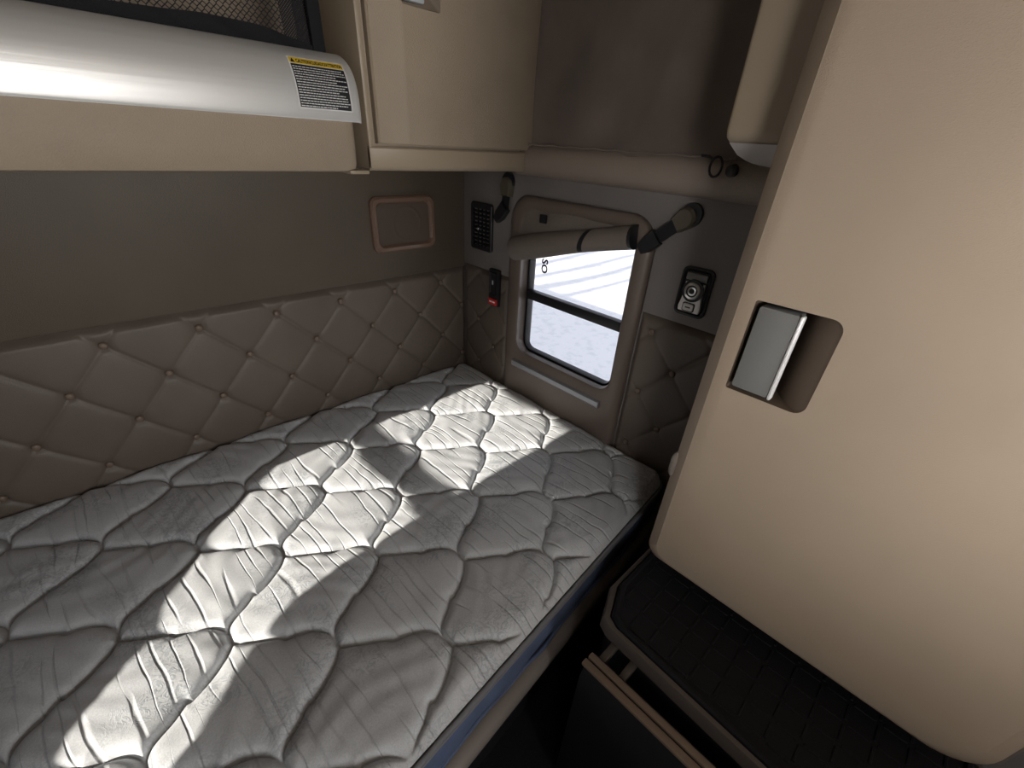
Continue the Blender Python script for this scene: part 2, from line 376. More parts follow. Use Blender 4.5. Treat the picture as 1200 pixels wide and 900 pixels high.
# ---------------------------------------------------------------- things on the right wall
# vent
t = thing('air_vent', 'black louvred air vent high on the wall between corner and window', 'vent', (-.01, -.125, .605))
Lo, Li = rrect(-.186, -.064, .520, .690, .012), rrect(-.172, -.078, .536, .668, .004)
keep(obj('frame', loft([onx(Lo, -.008), onx(Lo, -.017), onx(rrect(-.183, -.067, .523, .687, .01), -.021), onx(Li, -.019), onx(Li, -.009)], cap1=True), M['black']), t)
for k in range(9):
    z = .545 + k * .0142
    keep(obj('slat', prism([(-.020, z - .004), (-.010, z + .002), (-.010, z + .004), (-.020, z - .002)], 'y', -.172, -.078), M['black']), t)
for y in (-.147, -.125, -.103):
    keep(obj('vane', box(-.017, -.010, y - .0012, y + .0012, .536, .668), M['black']), t)
keep(obj('adjuster_knob', tube([(-.019, -.115, .598), (-.027, -.115, .598), (-.029, -.115, .598)], [.006, .006, .003], 12), M['chrome']), t)
# switch
t = thing('rocker_switch', 'small upright black rocker switch with red lower key, left of the window', 'switch', (-.013, -.212, .39))
keep(obj('housing', box(-.026, -.008, -.240, -.183, .322, .466, .005), M['black']), t)
keep(obj('rocker', loft([onx(rrect(-.230, -.193, .364, .456, .004), -.025), onx(rrect(-.229, -.194, .366, .454, .004), -.031), onx(rrect(-.226, -.197, .374, .446, .006), -.028)], cap1=True), M['black']), t)
keep(obj('rocker_mark', box(-.030, -.0285, -.214, -.208, .408, .424), M['latch']), t)
rk = keep(obj('red_key', box(-.031, -.022, -.236, -.187, .327, .352, .003), M['red']), t)
rk['label'] = 'red key with pale marks'
mk = obj('key_print', box(-.0316, -.0308, -.228, -.214, .337, .343, bm=box(-.0316, -.0308, -.210, -.196, .337, .343)), M['white']); keep(mk, t); mk.parent = rk; mk.matrix_parent_inverse = Matrix()
# dial unit
t = thing('dial_unit', 'silver wall unit with round dial and small push button, right of the window', 'control', (-.012, -.998, .575))
Lb = rrect(-1.042, -.955, .512, .640, .016)
keep(obj('bezel', loft([onx(Lb, -.008), onx(Lb, -.015), onx(rrect(-1.036, -.961, .518, .634, .012), -.017), onx(rrect(-1.031, -.966, .523, .629, .01), -.011)], cap1=True), M['black']), t)
fp = [(-.969, .524), (-1.028, .524), (-1.030, .536), (-1.026, .560), (-1.026, .602), (-.972, .602), (-.972, .560), (-.967, .536)]
keep(obj('face_plate', prism(fp, 'x', -.0105, -.022, .003), M['bright']), t)
keep(obj('top_tab', box(-.021, -.0105, -1.028, -.970, .607, .626, .003), M['greyplate']), t)
def ringx(x0, x1, ro, ri, cy, cz, n=32):
    C = lambda r, x: [Vector((x, cy + r * math.cos(2 * PI * k / n), cz + r * math.sin(2 * PI * k / n))) for k in range(n)]
    return loft([C(ro, x0), C(ro, x1), C(ri, x1), C(ri, x0)])
cy, cz = -.999, .582
keep(obj('dial_ring', ringx(-.021, -.026, .029, .023, cy, cz), M['black']), t)
keep(obj('dial', tube([(-.020, cy, cz), (-.028, cy, cz), (-.030, cy, cz)], [.023, .022, .019], 32), M['steel']), t)
keep(obj('dial_ring', ringx(-.029, -.0305, .0155, .0115, cy, cz), M['black']), t)
keep(obj('dial_centre', tube([(-.029, cy, cz), (-.033, cy, cz)], [.0075, .006], 24), M['black']), t)
bt = keep(obj('push_button', loft([onx(rrect(-1.013, -.983, .528, .548, .004), -.020), onx(rrect(-1.012, -.984, .529, .547, .004), -.0265)], cap1=True), M['white']), t)
bt['label'] = 'white push button with dark outline'
keep(obj('button_outline', loft([onx(rrect(-1.015, -.981, .526, .550, .005), -.0222), onx(rrect(-1.015, -.981, .526, .550, .005), -.0235), onx(rrect(-1.012, -.984, .529, .547, .004), -.0235)]), M['black']), t)
pm = obj('button_mark', box(-.0270, -.0264, -1.005, -.991, .5365, .5395), M['ink']); keep(pm, t); pm.parent = bt; pm.matrix_parent_inverse = Matrix()

# restraint straps
def strap(label, cap, a, bnd, ang):
    cap, a, bnd = Vector(cap), Vector(a), Vector(bnd)
    t = thing('restraint_strap', label, 'strap', cap, 'black straps hanging either side of the window')
    # half-round anchor cover, turned along the strap
    d = (a - cap); d.x = 0; d.normalize(); s = Vector((1, 0, 0)).cross(d)
    outl = [(-.020, .026), (.020, .026)] + [(.027 * math.cos(q), -.005 - .030 * math.sin(q)) for q in [PI * k / 12 for k in range(13)]]
    def ring(x, k): return [Vector((x, cap.y, cap.z)) + s * (p * k) + d * (q * k) for p, q in outl]
    keep(obj('anchor_cover', loft([ring(-.008, 1), ring(-.026, .98), ring(-.034, .80)], cap1=True), M['olive']), t)
    keep(obj('anchor_base', loft([[p + d * -.012 for p in ring(-.008, 1.06)], [p + d * -.012 for p in ring(-.020, 1.04)]], cap1=True), M['black']), t)
    w = .017
    P = [cap + d * .018, cap.lerp(a, .6), a]
    lo = []
    for p in P:
        p = Vector(p); lo.append([p + s * w + Vector((-.002, 0, 0)), p + s * -w + Vector((-.002, 0, 0)), p + s * -w + Vector((.002, 0, 0)), p + s * w + Vector((.002, 0, 0))])
    keep(obj('webbing', loft(lo, cap0=True, cap1=True), M['web']), t)
    e = (bnd - a); e.x = 0; e.normalize(); f = Vector((1, 0, 0)).cross(e); ln = (bnd - a).length
    oq = [(-.022, -.008), (.022, -.008), (.022, ln * .55), (.013, ln), (-.013, ln), (-.022, ln * .55)]
    bk = loft([[a + Vector((xx, 0, 0)) + f * (p * k) + e * q for p, q in oq] for xx, k in ((.006, 1), (-.006, 1.), (-.011, .85))], cap0=True, cap1=True)
    keep(obj('buckle', bk, M['black']), t)
strap('black strap with olive cover hanging beside the black vent, left of the window', (-.02, -.263, .752), (-.026, -.262, .690), (-.030, -.222, .645), 0)
strap('black strap slanting from olive cover at the upper right window corner', (-.02, -.925, .745), (-.028, -.862, .690), (-.034, -.825, .655), 0)

# speaker on the back wall
t = thing('wall_speaker', 'bronze rimmed rectangular speaker set in the back wall near the corner', 'speaker', (-.285, -.01, .615))
Lo = rrect(-.412, -.155, .527, .710, .026)
lp = [ony(Lo, -.008), ony(rrect(-.410, -.157, .529, .708, .026), -.020), ony(rrect(-.404, -.163, .535, .702, .024), -.026), ony(rrect(-.394, -.173, .545, .692, .020), -.026), ony(rrect(-.388, -.179, .551, .686, .018), -.018), ony(rrect(-.386, -.181, .553, .684, .018), -.013)]
keep(obj('rim', loft(lp), M['bronze']), t)
def gr(u, v):
    x = -.388 + .209 * u; z = .551 + .135 * v; r = math.hypot(x + .275, z - .618)
    return (x, -.015 - .004 * max(0, 1 - (2 * u - 1) ** 4) * max(0, 1 - (2 * v - 1) ** 4) - .0016 * math.exp(-((r - .055) / .004) ** 2), z)
keep(link('grille', grid(gr, [k / 60 for k in range(61)], [k / 40 for k in range(41)]), M['grille'], None, None), t)

# ---------------------------------------------------------------- curtain above the ledge band, with its cord
def cur(u, v):
    y = -.368 - .835 * u; z = .872 + .60 * v
    x = -.002 + .006 * math.sin(11 * u + 2.2 * v) * (.5 + .5 * v) + .008 * math.sin(23 * u - 5 * v) * (1 - v) - .008 * math.exp(-((u - .42 - .3 * v) / .05) ** 2) * (1 - v)
    return (x - .016, y, z)
t = thing('curtain', 'dark brown cloth curtain stretched over the opening above the window ledge', 'curtain', (-.02, -.7, .88))
keep(link('cloth', grid(cur, [k / 90 for k in range(91)], [k / 40 for k in range(41)]), M['curtain'], None, None), t)
keep(obj('hem', tube([(-.034 - .002 * math.sin(k), -.368 - .65 * k / 30, .884 + .0015 * math.sin(k * 1.7)) for k in range(31)], .0028, 8), M['curtain']), t)
lpn = []
for k in range(17):
    a = PI * .75 - 2 * PI * .99 * k / 16
    lpn.append((-.052, -.985 - .014 * math.cos(a), .866 + .020 * math.sin(a)))
keep(obj('cord_loop', tube([(-.04, -.94, .886), (-.046, -.962, .885)] + lpn, .0026, 8), M['web']), t)
o = obj('end_stop', tube([(-.038, -1.023, .862), (-.046, -1.023, .862), (-.056, -1.023, .861), (-.059, -1.023, .861)], [.010, .0135, .0125, .006], 18), M['black'])
tag(o, 'small round black stop button on the ledge, under the hanging cabinet', 'button')

# hanging cabinet at upper right
prof = [(-.306, ZC - .03), (-.306, .925), (-.298, .913), (-.277, .905), (-.245, .8935), (-.2, .8855), (-.163, .881), (-.124, .878), (-.06, .875), (-.06, ZC - .03)]
hc = prism(prof, 'y', -1.097, -1.196)
bmesh.ops.recalc_face_normals(hc, faces=hc.faces)
es = [e for e in hc.edges if all(abs(v.co.y + 1.097) < 1e-4 for v in e.verts)]
bmesh.ops.bevel(hc, geom=es, offset=.008, segments=3, profile=.5, affect='EDGES')
t = thing('hanging_cabinet', 'tan hanging cabinet with sloping underside between dark curtain and wardrobe', 'cabinet', (-.18, -1.15, .88))
keep(obj('body', hc, M['tan_smooth'], None, 40), t)
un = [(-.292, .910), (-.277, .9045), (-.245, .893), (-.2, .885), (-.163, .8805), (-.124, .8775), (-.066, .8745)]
keep(obj('underside', loft([[(x, y, z - .0012) for x, z in un] for y in (-1.103, -1.150, -1.194)], close=False), M['under'], None, 60), t)  # thin sheet below the body that carries the painted bounce light

# ---------------------------------------------------------------- wardrobe with its door
t = thing('wardrobe', 'large tan wardrobe door with recessed grey handle filling the right side', 'wardrobe', (-.2, -1.53, .06))
keep(obj('carcass', box(-.338, -.014, -1.86, -1.222, .055, ZC - .01, .004), M['door_edge']), t)
DX = -.42
dl = rrect(-1.845, -1.216, .058, ZC - .03, (.01, .01, .05, .02), 8)
def inset(pts, d):
    c = [(min(max(a, -1.845 + d), -1.216 - d), min(max(b_, .058 + d), ZC - .03 - d)) for a, b_ in pts]; return c
dq = lambda d: rrect(-1.828 + d, -1.216 - d, .058 + d, ZC - .03 - d, (.02, .02, .07, .035), 8)
door = loft([onx(dq(0), -.339), onx(dq(0), -.394), onx(dq(.002), -.398), onx(dq(.027), -.4185), onx(dq(.029), -.4185), onx(dq(.033), DX)], cap0=True, cap1=True)
d = keep(obj('door', door, M['wardrobe'], None, 30), t)
# recess: deep behind the paddle, its floor rising to the right
rc = rrect(-1.391, -1.267, .549, .704, (.004, .018, .018, .004), 6)
def fl(y): return DX + .002 + .068 * (1 - min(1, max(0, (-1.325 - y) / .0655))) ** 1.7
cut(d, loft([onx(rc, DX - .02), onx(rc, -.33)], cap0=True, cap1=True))
ins = [(-1.329 + (y + 1.329) * .97, .6265 + (z - .6265) * .975) for y, z in rc]
mid_ = [[Vector((fl(y) if y > -1.326 else fl(-1.325 + (y + 1.325) * k), (y if y > -1.326 else -1.325 + (y + 1.325) * k), z)) for y, z in ins] for k in (.92, .84, .76, .68, .6, .5, .4, .3, .2, .1, 0)]
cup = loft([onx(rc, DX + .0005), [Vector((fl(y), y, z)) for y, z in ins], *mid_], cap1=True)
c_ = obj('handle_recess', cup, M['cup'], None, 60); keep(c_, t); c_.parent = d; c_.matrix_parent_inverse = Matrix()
hp = prism(rrect(-1.334, -1.276, .557, .697, .004, 3), 'x', DX + .030, DX - .003, .002)
h = obj('handle', hp, M['greyplate']); keep(h, t); h.parent = d; h.matrix_parent_inverse = Matrix()
h['label'] = 'grey rectangular paddle handle with bright metal edge'
he = obj('handle_edge', box(DX - .006, DX + .008, -1.3405, -1.3343, .556, .698, .003), M['bright']); keep(he, t); he.parent = d; he.matrix_parent_inverse = Matrix()
keep(obj('hinge_cover', tube([(-.396, -1.2175, z) for z in (.300, .306, .318, .345, .356, .362)], [.003, .007, .0095, .0095, .007, .003], 14), M['door_edge']), t)

# ---------------------------------------------------------------- low cabinet with rubber mat under the wardrobe
t = thing('low_cabinet', 'low black cabinet with pulled-out front under the wardrobe, beside the mattress', 'cabinet', (-.3, -1.53, FL))
outl = [(-.03, -1.203), (-.515, -1.203), (-.592, -1.236), (-.604, -1.262), (-.63, -1.86), (-.03, -1.86)]
keep(obj('body', prism([(-.03, -1.215), (-.50, -1.215), (-.575, -1.25), (-.59, -1.27), (-.61, -1.86), (-.03, -1.86)], 'z', FL + .001, -.02), M['dark']), t)
def shr(o, d):
    c = (-.33, -1.53); return [(x + (d if x < c[0] else -d), y + (-d if y > c[1] else d)) for x, y in o]
rim = loft([[Vector((x, y, -.022)) for x, y in outl], [Vector((x, y, .004)) for x, y in outl], [Vector((x, y, .012)) for x, y in shr(outl, .003)], [Vector((x, y, .013)) for x, y in shr(outl, .012)], [Vector((x, y, -.002)) for x, y in shr(outl, .014)]], cap0=True, cap1=True)
keep(obj('top_rim', rim, M['rimgrey']), t)
# drawer-like front panel, pulled forward
fo = prism([(-1.262, FL + .03), (-1.262, -.075), (-1.268, -.020), (-1.86, -.020), (-1.86, FL + .03)], 'x', -.650, -.690, .004)
f = keep(obj('front_panel', fo, M['dark']), t)
st = box(-.692, -.676, -1.86, -1.262, -.021, -.013, .002); st = box(-.672, -.658, -1.86, -1.264, -.021, -.011, .002, bm=st)
e = obj('edge_strip', st, M['striptan']); keep(e, t); e.parent = f; e.matrix_parent_inverse = Matrix()
e['label'] = 'tan double edge strip'
for y in (-1.285, -1.335):
    keep(obj('slide_bracket', box(-.655, -.585, y - .008, y + .008, -.045, -.026, .002), M['rimgrey']), t)
# mat with raised tread
mo = shr(outl, .015)
mb = loft([[Vector((x, y, -.0015)) for x, y in mo], [Vector((x, y, .016)) for x, y in mo], [Vector((x, y, .021)) for x, y in shr(mo, .004)], [Vector((x, y, .021)) for x, y in shr(mo, .010)], [Vector((x, y, .015)) for x, y in shr(mo, .013)]], cap0=True, cap1=True)
t = thing('rubber_mat', 'black rubber mat with raised square tread lying on the low cabinet', 'mat', (-.3, -1.53, .0))
keep(obj('tray', mb, M['blackmat']), t)
tr = None
for i in range(11):
    for j in range(13):
        x = -.565 + i * .048; y = -1.245 - j * .047
        if x < -.555 and y > -1.28: continue
        tr = box(x, x + .034, y - .0025, y + .0025, .012, .0174, .0008, 1, bm=tr)
        tr = box(x - .009, x - .004, y - .042, y - .006, .012, .0174, .0008, 1, bm=tr)
keep(obj('tread', tr, M['blackmat']), t)

# ---------------------------------------------------------------- bunk base and mattress
XB, XR = -2.12, -.012
YB = -.006
def yf(x): return -1.078 + .088 * min(x, 0)
t = thing('bunk_base', 'grey-tan bunk base with rounded front rail under the mattress', 'bed base', (-1, -.6, FL))
keep(obj('box', prism([(XB, YB - .02), (XR, YB - .02), (XR, -1.04), (XB, yf(XB) + .06)], 'z', FL + .001, -.179), M['dark']), t)
rp = [(.05, -.180), (.0, -.178), (-.018, -.182), (-.026, -.19), (-.026, -.225), (-.020, -.25), (-.006, -.268), (.05, -.272)]
lo = [[Vector((x, yf(x) + p, z)) for p, z in rp] for x in (XB, -1.6, -1.2, -.8, -.4, -.1, XR)]
keep(obj('front_rail', loft(lo, cap0=True, cap1=True), M['rail'], None, 60), t)

mt = thing('mattress', 'grey quilted mattress with navy sides lying on the bunk, crossed by sunlight', 'mattress', (-1, -.55, -.17))
# quilting seams: curved scales pointing to the window
PX, PY = .325, .302
cd = [(0, 0), (.033, -.023), (.074, -.049), (.086, -.062), (.112, -.070), (.139, -.085), (.156, -.105), (.1622, -.124), (.1625, -.138), (.1625, -.151)]
cu_ = [(0, 0), (-.022, -.026), (-.057, -.051), (-.084, -.064), (-.092, -.062), (-.117, -.081), (-.147, -.099), (-.159, -.114), (-.1622, -.128), (-.1625, -.140), (-.1625, -.151)]
def dense(c, n=14):
    out = []
    P = [c[0]] + list(c) + [c[-1]]
    for i in range(1, len(P) - 2):
        for k in range(n):
            s = k / n
            out.append(tuple(.5 * ((2 * P[i][a]) + (-P[i - 1][a] + P[i + 1][a]) * s + (2 * P[i - 1][a] - 5 * P[i][a] + 4 * P[i + 1][a] - P[i + 2][a]) * s * s + (-P[i - 1][a] + 3 * P[i][a] - 3 * P[i + 1][a] + P[i + 2][a]) * s ** 3) for a in (0, 1)))
    return out
cd, cu_ = dense(cd), dense(cu_)
rnd = random.Random(3)
noses = {}
def nose(i, j):                       # row i (each .151 down), column j
    if (i, j) not in noses:
        x = (-.222 if i % 2 else -.066) + PX * j; y = -.145 - .151 * (i - 1)
        noses[(i, j)] = (x + rnd.uniform(-.006, .006), y + rnd.uniform(-.005, .005))
    return noses[(i, j)]
seam = []
for i in range(-1, 10):
    for j in range(-8, 3):
        a = nose(i, j)
        for c, dj in ((cd, 0), (cu_, -1)):
            e = nose(i + 1, (j if i % 2 else j + 1) + dj)
            ex = e[0] - a[0] - c[-1][0]; ey = e[1] - a[1] - c[-1][1]
            n = len(c)
            for k, (px, py) in enumerate(c):
                w = k / n
                seam.append((a[0] + px + ex * w, a[1] + py + ey * w, 0))
kd = kdtree.KDTree(len(seam))
for k, p in enumerate(seam): kd.insert(p, k)
kd.balance()
R = .06; st = .0028
nx = int((XR - XB) / st); ny = int(1.18 / st)
ux = np.linspace(0, 1, nx); vy = np.linspace(0, 1, ny)
def noise2(x, y): return math.sin(37 * x + 11 * math.sin(9 * y)) * math.sin(29 * y + 7 * math.sin(13 * x))
def base(u, v):
    x = XB + (XR - XB) * u; y0 = YB; y1 = yf(x); y = y0 + (y1 - y0) * v
    # round the plan corners
    for cx in (XR, XB):
        for cy in (y0, y1):
            sx = 1 if cx == XR else -1; sy = 1 if cy == y0 else -1
            p = 1 - abs(cx - x) / R; q = 1 - abs(cy - y) / R
            if p > 0 and q > 0:
                pp = p * math.sqrt(1 - q * q / 2); qq = q * math.sqrt(1 - p * p / 2)
                x = cx - sx * R * (1 - pp); y = cy - sy * R * (1 - qq)
                return x, y
    return x, y
def top(u, v):
    u, v = float(u), float(v)
    x, y = base(u, v)
    de = min(u, 1 - u) * (XR - XB); dv = v * 1.1; df = (1 - v) * (YB - yf(x))
    ed = min(de, dv, df)
    _, _, dd = kd.find((x, y, 0))
    fade = max(0., min(1., (df - .010) / .018)) * max(0, min(1, de / .03))
    h = .013 * (1 - math.exp(-max(dd - .001, 0) / .005)) + .010 * (1 - math.exp(-max(dd - .001, 0) / .028)) - .0195
    h *= fade; h -= .006 * (1 - fade)
    h += .0012 * noise2(x, y)
    # rolled shoulders
    wsh = .06 if df == ed else .035
    if ed < wsh:
        k = 1 - ed / wsh
        h -= (.019 if df == ed else .016) * k ** 2.4
    return (x, y, h)
me = grid(top, ux, vy)
keep(link('quilted_top', me, M['ticking'], None, None), mt)
# outline loop for borders
ol = []
for k in range(161): ol.append(base(k / 160, 1.))
for k in range(1, 81): ol.append(base(1., 1 - k / 80))
for k in range(1, 161): ol.append(base(1 - k / 160, 0.))
for k in range(1, 80): ol.append(base(0., k / 80))
def off(o_, d):
    n = len(o_); out = []
    for i in range(n):
        a, c = o_[i - 1], o_[(i + 1) % n]; tx, ty = c[0] - a[0], c[1] - a[1]; l = math.hypot(tx, ty) or 1
        out.append((o_[i][0] + ty / l * d, o_[i][1] - tx / l * d))
    return out
front = lambda i: 1 if i <= 165 else 0
sd = []
for z, dd in ((-.032, -.004), (-.046, .003), (-.085, .008), (-.12, .006), (-.15, .001), (-.168, -.004)):
    o2 = off(ol, dd)
    sd.append([Vector((x, y - .004 * math.sin(31 * x + z * 40) * front(i) * (1 if z < -.06 and z > -.16 else 0), z)) for i, (x, y) in enumerate(o2)])
s_ = keep(obj('side_border', loft(sd, cap1=True), M['navy'], None, None), mt)
s_['label'] = 'navy blue cloth side border'
o2 = off(ol, .004)
keep(obj('piping', tube([(x, y, -.052 + .001 * math.sin(i * 1.7)) for i, (x, y) in enumerate(off(ol, .005))], .004, 8, closed=True), M['cord'], None, None), mt)
keep(obj('piping', tube([(x, y, -.034 + .0012 * math.sin(i * 1.1)) for i, (x, y) in enumerate(o2)],   .0065, 8, closed=True), M['cord'], None, None), mt)
o2 = off(ol, .0)
keep(obj('piping', tube([(x, y - .003 * math.sin(17 * x), -.163 + .006 * math.sin(23 * x + 3 * math.sin(9 * x))) for i, (x, y) in enumerate(o2)], .0055, 8, closed=True), M['navy'], None, None), mt)

# ---------------------------------------------------------------- overhead shelf with silver rail and net
SX0, SX1 = -2.13, -.590
t = thing('overhead_shelf', 'long tan overhead shelf with rounded silver rail along the back wall', 'shelf', (-1.3, -.15, .80))
fp = [(-.012, .804), (-.325, .804), (-.338, .807), (-.345, .818), (-.350, .86), (-.352, .912), (-.012, .912)]
fo = loft([[Vector((x, y, z)) for y, z in fp] for x in (SX0, -.618)] + [[Vector((x, y + k, z + (.004 if z < .82 else 0))) for y, z in fp] for x, k in ((-.606, .001), (-.598, .004), (-.593, .010))], cap0=True, cap1=True)
keep(obj('fascia', fo, M['tan'], None, 40), t)
keep(obj('end_lip', box(-.612, -.562, -.338, -.02, .800, .8085, .002), M['tan_smooth']), t)
keep(obj('back_panel', box(SX0, -.562, -.03, -.012, .913, ZC - .02), M['tan']), t)
rp = [(-.352, .9125), (-.360, .9065), (-.3625, .912), (-.3645, .935), (-.363, .958), (-.358, .980), (-.347, 1.001), (-.330, 1.017), (-.308, 1.028), (-.296, 1.032), (-.288, 1.0325), (-.288, .914)]
def smooth(c, n=6):
    return [p for p in dense(c, n)] + [c[-1]]
prs = smooth(rp[1:11], 5)
full = [rp[0]] + prs + [rp[-1]]
def rl(x, k=0): return [Vector((x, y + k * .3, z - k * .15)) for y, z in full]
sr = loft([rl(SX0), rl(-.588), rl(-.582, .006), rl(-.579, .016)], cap0=True, cap1=True)
sr_o = keep(obj('silver_rail', sr, M['silver'], None, 40), t); sr_o['label'] = 'rounded silver metal rail along the shelf edge'
# caution label laid on the rail's curve
arc = [0.]
for a, c in zip(prs[:-1], prs[1:]): arc.append(arc[-1] + math.hypot(c[0] - a[0], c[1] - a[1]))
def on_rail(x, s, lift):
    i = max(k for k in range(len(arc) - 1) if arc[k] <= s); f_ = (s - arc[i]) / (arc[i + 1] - arc[i])
    a, c = prs[i], prs[i + 1]; ty, tz = c[0] - a[0], c[1] - a[1]; l = math.hypot(ty, tz)
    return Vector((x, a[0] + ty * f_ - tz / l * lift, a[1] + tz * f_ + ty / l * lift))
SA = next(arc[k] for k in range(len(prs)) if prs[k][1] > .921); SB = next(arc[k] for k in range(len(prs)) if prs[k][1] > 1.010)
LX0, LX1 = -.717, -.601
def slab(x0, x1, s0, s1, lift, n=14):
    me = grid(lambda u, v: on_rail(x0 + (x1 - x0) * u, s0 + (s1 - s0) * v, lift), [0, .5, 1], [k / n for k in range(n + 1)])
    return me
t = thing('warning_label', 'yellow and black caution label stuck on the right end of the silver rail', 'label', on_rail((LX0 + LX1) / 2, SA, 0))
H = SB - SA
keep(link('backing', slab(LX0, LX1, SA, SB, .0006), M['white'], None, None), t)
keep(link('yellow_band', slab(LX0 + .002, LX1 - .002, SB - .002 - .14 * H, SB - .002, .0010), M['yellow'], None, None), t)
keep(link('black_field', slab(LX0 + .002, LX1 - .002, SA + .002, SB - .003 - .14 * H, .0010), M['ink'], None, None), t)
me = text_mesh('CAUTION/CUIDADO/ATTENTION', .0105)
xs = [v.co.x for v in me.vertices]; wd = max(xs) - min(xs); k = (LX1 - LX0 - .019) / wd
for v in me.vertices: v.co = on_rail((LX0 + LX1) / 2 + .006 + v.co.x * k, SB - .002 - .118 * H + v.co.y, .0015)
keep(link('heading', me, M['ink'], None, None), t)
b = bmesh.new()
q = [on_rail(LX0 + .004 + a, SB - .002 - .125 * H + c, .0015) for a, c in ((0, 0), (.009, 0), (.0045, .0095))]
b.faces.new([b.verts.new(p) for p in q]); keep(obj('warning_triangle', b, M['ink'], None, None), t)
b = bmesh.new(); rn = random.Random(5)
for r_ in range(16):
    s0 = SB - .004 - .14 * H - .0052 - r_ * (.82 * H - .004) / 16.2
    x = LX0 + .004; end = LX1 - .004 - rn.choice((0, 0, .002, .004, .006)) - (.02 if r_ in (3, 5, 9) else .03 if r_ == 15 else 0)
    while x < end - .002:
        w = min(rn.uniform(.0025, .0085), end - x)
        b.faces.new([b.verts.new(on_rail(a, c, .0015)) for a, c in ((x, s0), (x + w, s0), (x + w, s0 + .0015), (x, s0 + .0015))]); x += w + .0012
keep(obj('fine_print', b, M['white'], None, None), t)

# storage net
t = thing('storage_net', 'black net across the overhead shelf opening behind the silver rail', 'net', (-1.1, -.27, 1.03))
NX1 = -.605
b = bmesh.new(); c = .0115; w = .0016
def ny_(x, z): return -.272 + .02 * math.exp(-((z - 1.2) / .1) ** 2) + .004 * math.sin(9 * x)
def rib(p, q):
    d = Vector((q[0] - p[0], 0, q[1] - p[1])).normalized(); s = Vector((d.z, 0, -d.x)) * w / 2
    P = Vector((p[0], ny_(*p), p[1])); Q = Vector((q[0], ny_(*q), q[1]))
    b.faces.new([b.verts.new(v) for v in (P - s, P + s, Q + s, Q - s)])
x = -1.35
while x < -.685:
    z = 1.03
    i = 0
    while z < 1.30:
        rib((x, z), (x + c / 2, z + c * .42)); rib((x + c, z), (x + c / 2, z + c * .42))
        rib((x + c / 2, z + c * .42), (x + c / 2, z + c * .58)); rib((x + c / 2, z + c * .58), (x, z + c)) ; rib((x + c / 2, z + c * .58), (x + c, z + c))
        z += c
    x += c
keep(obj('netting', b, M['net'], None, None), t)
# closely woven end strip and the black edging
b = bmesh.new()
c, w = .0052, .0022
x = -.685
while x < -.63:
    z = 1.03
    while z < 1.30:
        rib((x, z), (x + c, z + c)); rib((x + c, z), (x, z + c)); z += c
    x += c
keep(obj('end_weave', b, M['net'], None, None), t)
def edge(u, v):
    x = -1.35 + (NX1 + 1.35) * u; z = 1.022 + .034 * v + .006 * math.sin(14 * x) * v + .018 * max(0, (-.75 - x)) * v - .012 * max(0, (x + .72) / .1)
    return (x, -.276 + .003 * math.sin(60 * x + 5 * v), z)
keep(link('bottom_edging', grid(edge, [k / 80 for k in range(81)], [k / 5 for k in range(6)]), M['web'], None, None), t)
keep(obj('end_edging', box(-.633, NX1, -.282, -.268, 1.02, 1.32, .003), M['web']), t)

# ---------------------------------------------------------------- overhead cabinet in the corner
t = thing('overhead_cabinet', 'tan overhead cabinet in the corner above the speaker, with recessed latch', 'cabinet', (-.28, -.17, .81))
keep(obj('body', box(-.548, -.004, -.335, -.012, .812, ZC - .01, .003), M['tan']), t)
keep(obj('stile', box(-.560, -.545, -.346, -.02, .812, ZC - .01, .004), M['tan_smooth']), t)
bp_ = [(-.560, -.335), (-.560, -.346), (-.548, -.352), (-.478, -.357), (-.462, -.362), (-.020, -.362), (-.006, -.356), (-.004, -.335)]
def kick(z, k): return [Vector((x, y + (k if y < -.34 else 0), z)) for x, y in bp_]
keep(obj('base_rail', loft([kick(.808, .016), kick(.810, .011), kick(.8165, .003), kick(.822, 0.), kick(.857, 0), kick(.861, .004)], cap0=True, cap1=True), M['tan_smooth'], None, 40), t)
dp = [(-.538, -.334), (-.538, -.352), (-.534, -.3565), (-.474, -.361), (-.464, -.366), (-.455, -.367), (-.014, -.367), (-.007, -.363), (-.006, -.334)]
d = keep(obj('door', loft([[Vector((x, y + .004, .8665)) for x, y in dp], [Vector((x, y, .8695)) for x, y in dp], [Vector((x, y, ZC - .02)) for x, y in dp]], cap0=True, cap1=True), M['tan'], None, 25), t)
rc = rrect(-.457, -.352, 1.133, 1.31, .006, 4)
cut(d, loft([ony(rc, -.39), ony(rc, -.340)], cap0=True, cap1=True))
fd = lambda a: -.366 + .022 * (1 - min(1, max(0, (a + .40) / .048))) ** 1.4 + .001
cp_ = loft([ony(rc, -.3665), [Vector((a * .98 - .008, fd(a), 1.2215 + (b_ - 1.2215) * .97)) for a, b_ in rc], [Vector((-.40, -.345, 1.2215 + (b_ - 1.2215) * .5)) for a, b_ in rc]])
c_ = obj('latch_recess', cp_, M['under2'], None, 60); keep(c_, t); c_.parent = d; c_.matrix_parent_inverse = Matrix()
h = obj('latch', prism(rrect(-.452, -.396, 1.141, 1.30, .005, 4), 'y', -.350, -.368, .002), M['latch']); keep(h, t); h.parent = d; h.matrix_parent_inverse = Matrix()
h['label'] = 'pale metal latch plate'

# ---------------------------------------------------------------- outdoors
def gnd(u, v):
    x = -45 + 110 * u; y = -40 + 110 * v
    return (x, y, -1.9 + .03 * math.sin(.9 * x + .7 * y) + .02 * math.sin(2.3 * y - .8 * x))
o = link('ground', grid(gnd, [k / 220 for k in range(221)], [k / 220 for k in range(221)]), M['snow'], None, None); o['kind'] = 'structure'

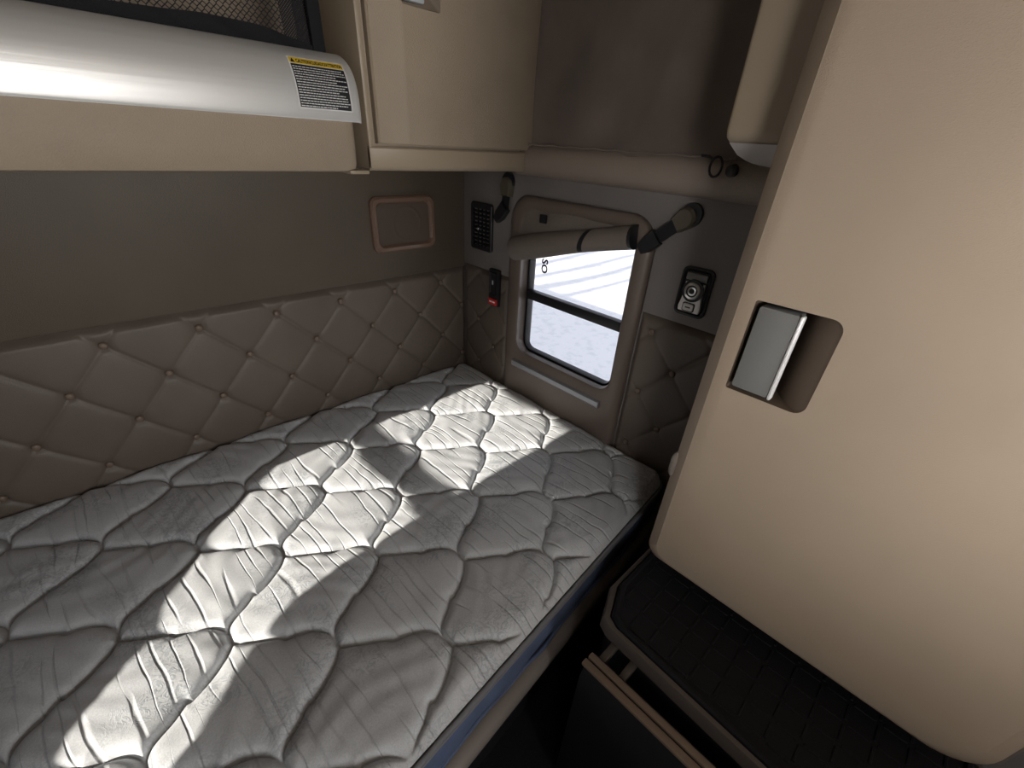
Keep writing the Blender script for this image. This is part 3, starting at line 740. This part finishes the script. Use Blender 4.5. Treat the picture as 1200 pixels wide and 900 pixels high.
o = obj('snow_shade_block', box(-2.4, .1, 1.2, 13, -1.3, .30), M['wallgen']); o['kind'] = 'structure'  # unseen box behind the cab, added to shade the nearer snow
tr0 = None
for y, h_, r0 in ((4.3, 10.5, .17), (5.0, 10, .26), (5.75, 11, .2), (6.6, 10.5, .24), (7.6, 11, .2)):
    b = tube([(-15, y, -1.95), (-15.05, y + .05, 2), (-14.95, y - .03, h_ * .6), (-15, y + .1, h_)], [r0 * 1.2, r0, r0 * .7, .03], 10)
    for k in range(9):
        z = 2.5 + k * .8; a = k * 2.4; l = 1.6 - .1 * k
        b = tube([(-15, y, z), (-15 + l * .5 * math.cos(a), y + l * .5 * math.sin(a), z + .3), (-15 + l * math.cos(a), y + l * math.sin(a), z + .9)], [.05, .03, .01], 6, bm=b)
    o = obj('bare_tree', b, M['bark']); o['kind'] = 'structure'

# ---------------------------------------------------------------- light
w = bpy.data.worlds.new('w'); sc.world = w; w.use_nodes = True
bg = w.node_tree.nodes['Background']; bg.inputs[0].default_value = (.87, .90, 1.0, 1); bg.inputs[1].default_value = 1.02
sl = bpy.data.lights.new('sun', 'SUN'); sl.energy = 9.6; sl.angle = math.radians(.55); sl.color = (1, .93, .82)
so = bpy.data.objects.new('sun', sl); COL.objects.link(so)
so.rotation_euler = Vector((math.cos(EL), 0, -math.sin(EL))).to_track_quat('-Z', 'Y').to_euler()
al = bpy.data.lights.new('windshield_light', 'AREA'); al.shape = 'RECTANGLE'; al.size = 1.15; al.size_y = .9; al.energy = 42; al.color = (1, .97, .93)
ao = bpy.data.objects.new('windshield_light', al); COL.objects.link(ao); ao.location = (-.90, YF + .05, .65); ao.rotation_euler = Vector((0, 1, 0)).to_track_quat('-Z', 'Z').to_euler()

bl = bpy.data.lights.new('side_window_light', 'AREA'); bl.shape = 'RECTANGLE'; bl.size = .9; bl.size_y = .6; bl.energy = 17; bl.color = (1, .98, .95)
bo = bpy.data.objects.new('side_window_light', bl); COL.objects.link(bo); bo.location = (XL + .03, -2.55, .80); bo.rotation_euler = Vector((1, .25, -.12)).to_track_quat('-Z', 'Z').to_euler()

dl_ = bpy.data.lights.new('wardrobe_fill_light', 'AREA'); dl_.shape = 'RECTANGLE'; dl_.size = .45; dl_.size_y = .35; dl_.energy = 2.0; dl_.color = (1, .97, .93); dl_.spread = math.radians(55)  # narrow fill lamp added to brighten the middle of the wardrobe door
do = bpy.data.objects.new('wardrobe_fill_light', dl_); COL.objects.link(do); do.location = (XL + .04, -2.40, .82); do.rotation_euler = (Vector((-.42, -1.56, .50)) - do.location).to_track_quat('-Z', 'Z').to_euler()

# ---------------------------------------------------------------- camera
cam = bpy.data.cameras.new('camera'); co = bpy.data.objects.new('camera', cam); COL.objects.link(co)
cam.sensor_width = 36; cam.lens = 36 * 499.81 / 1200; cam.shift_x = -5.17 / 1200; cam.shift_y = 31.59 / 1200; cam.clip_start = .02; cam.clip_end = 300
rt, up, fw_ = Vector((.71890143, -.69295954, .05466092)), Vector((.33863966, .41781805, .84306065)), Vector((.60704524, .58756715, -.53503358))
mw = Matrix((rt, up, -fw_)).transposed().to_4x4(); mw.translation = Vector((-1.1492214, -1.47017772, .89222573)); co.matrix_world = mw
sc.camera = co
sc.view_settings.view_transform = 'Standard'; sc.view_settings.look = 'None'; sc.view_settings.exposure = 0
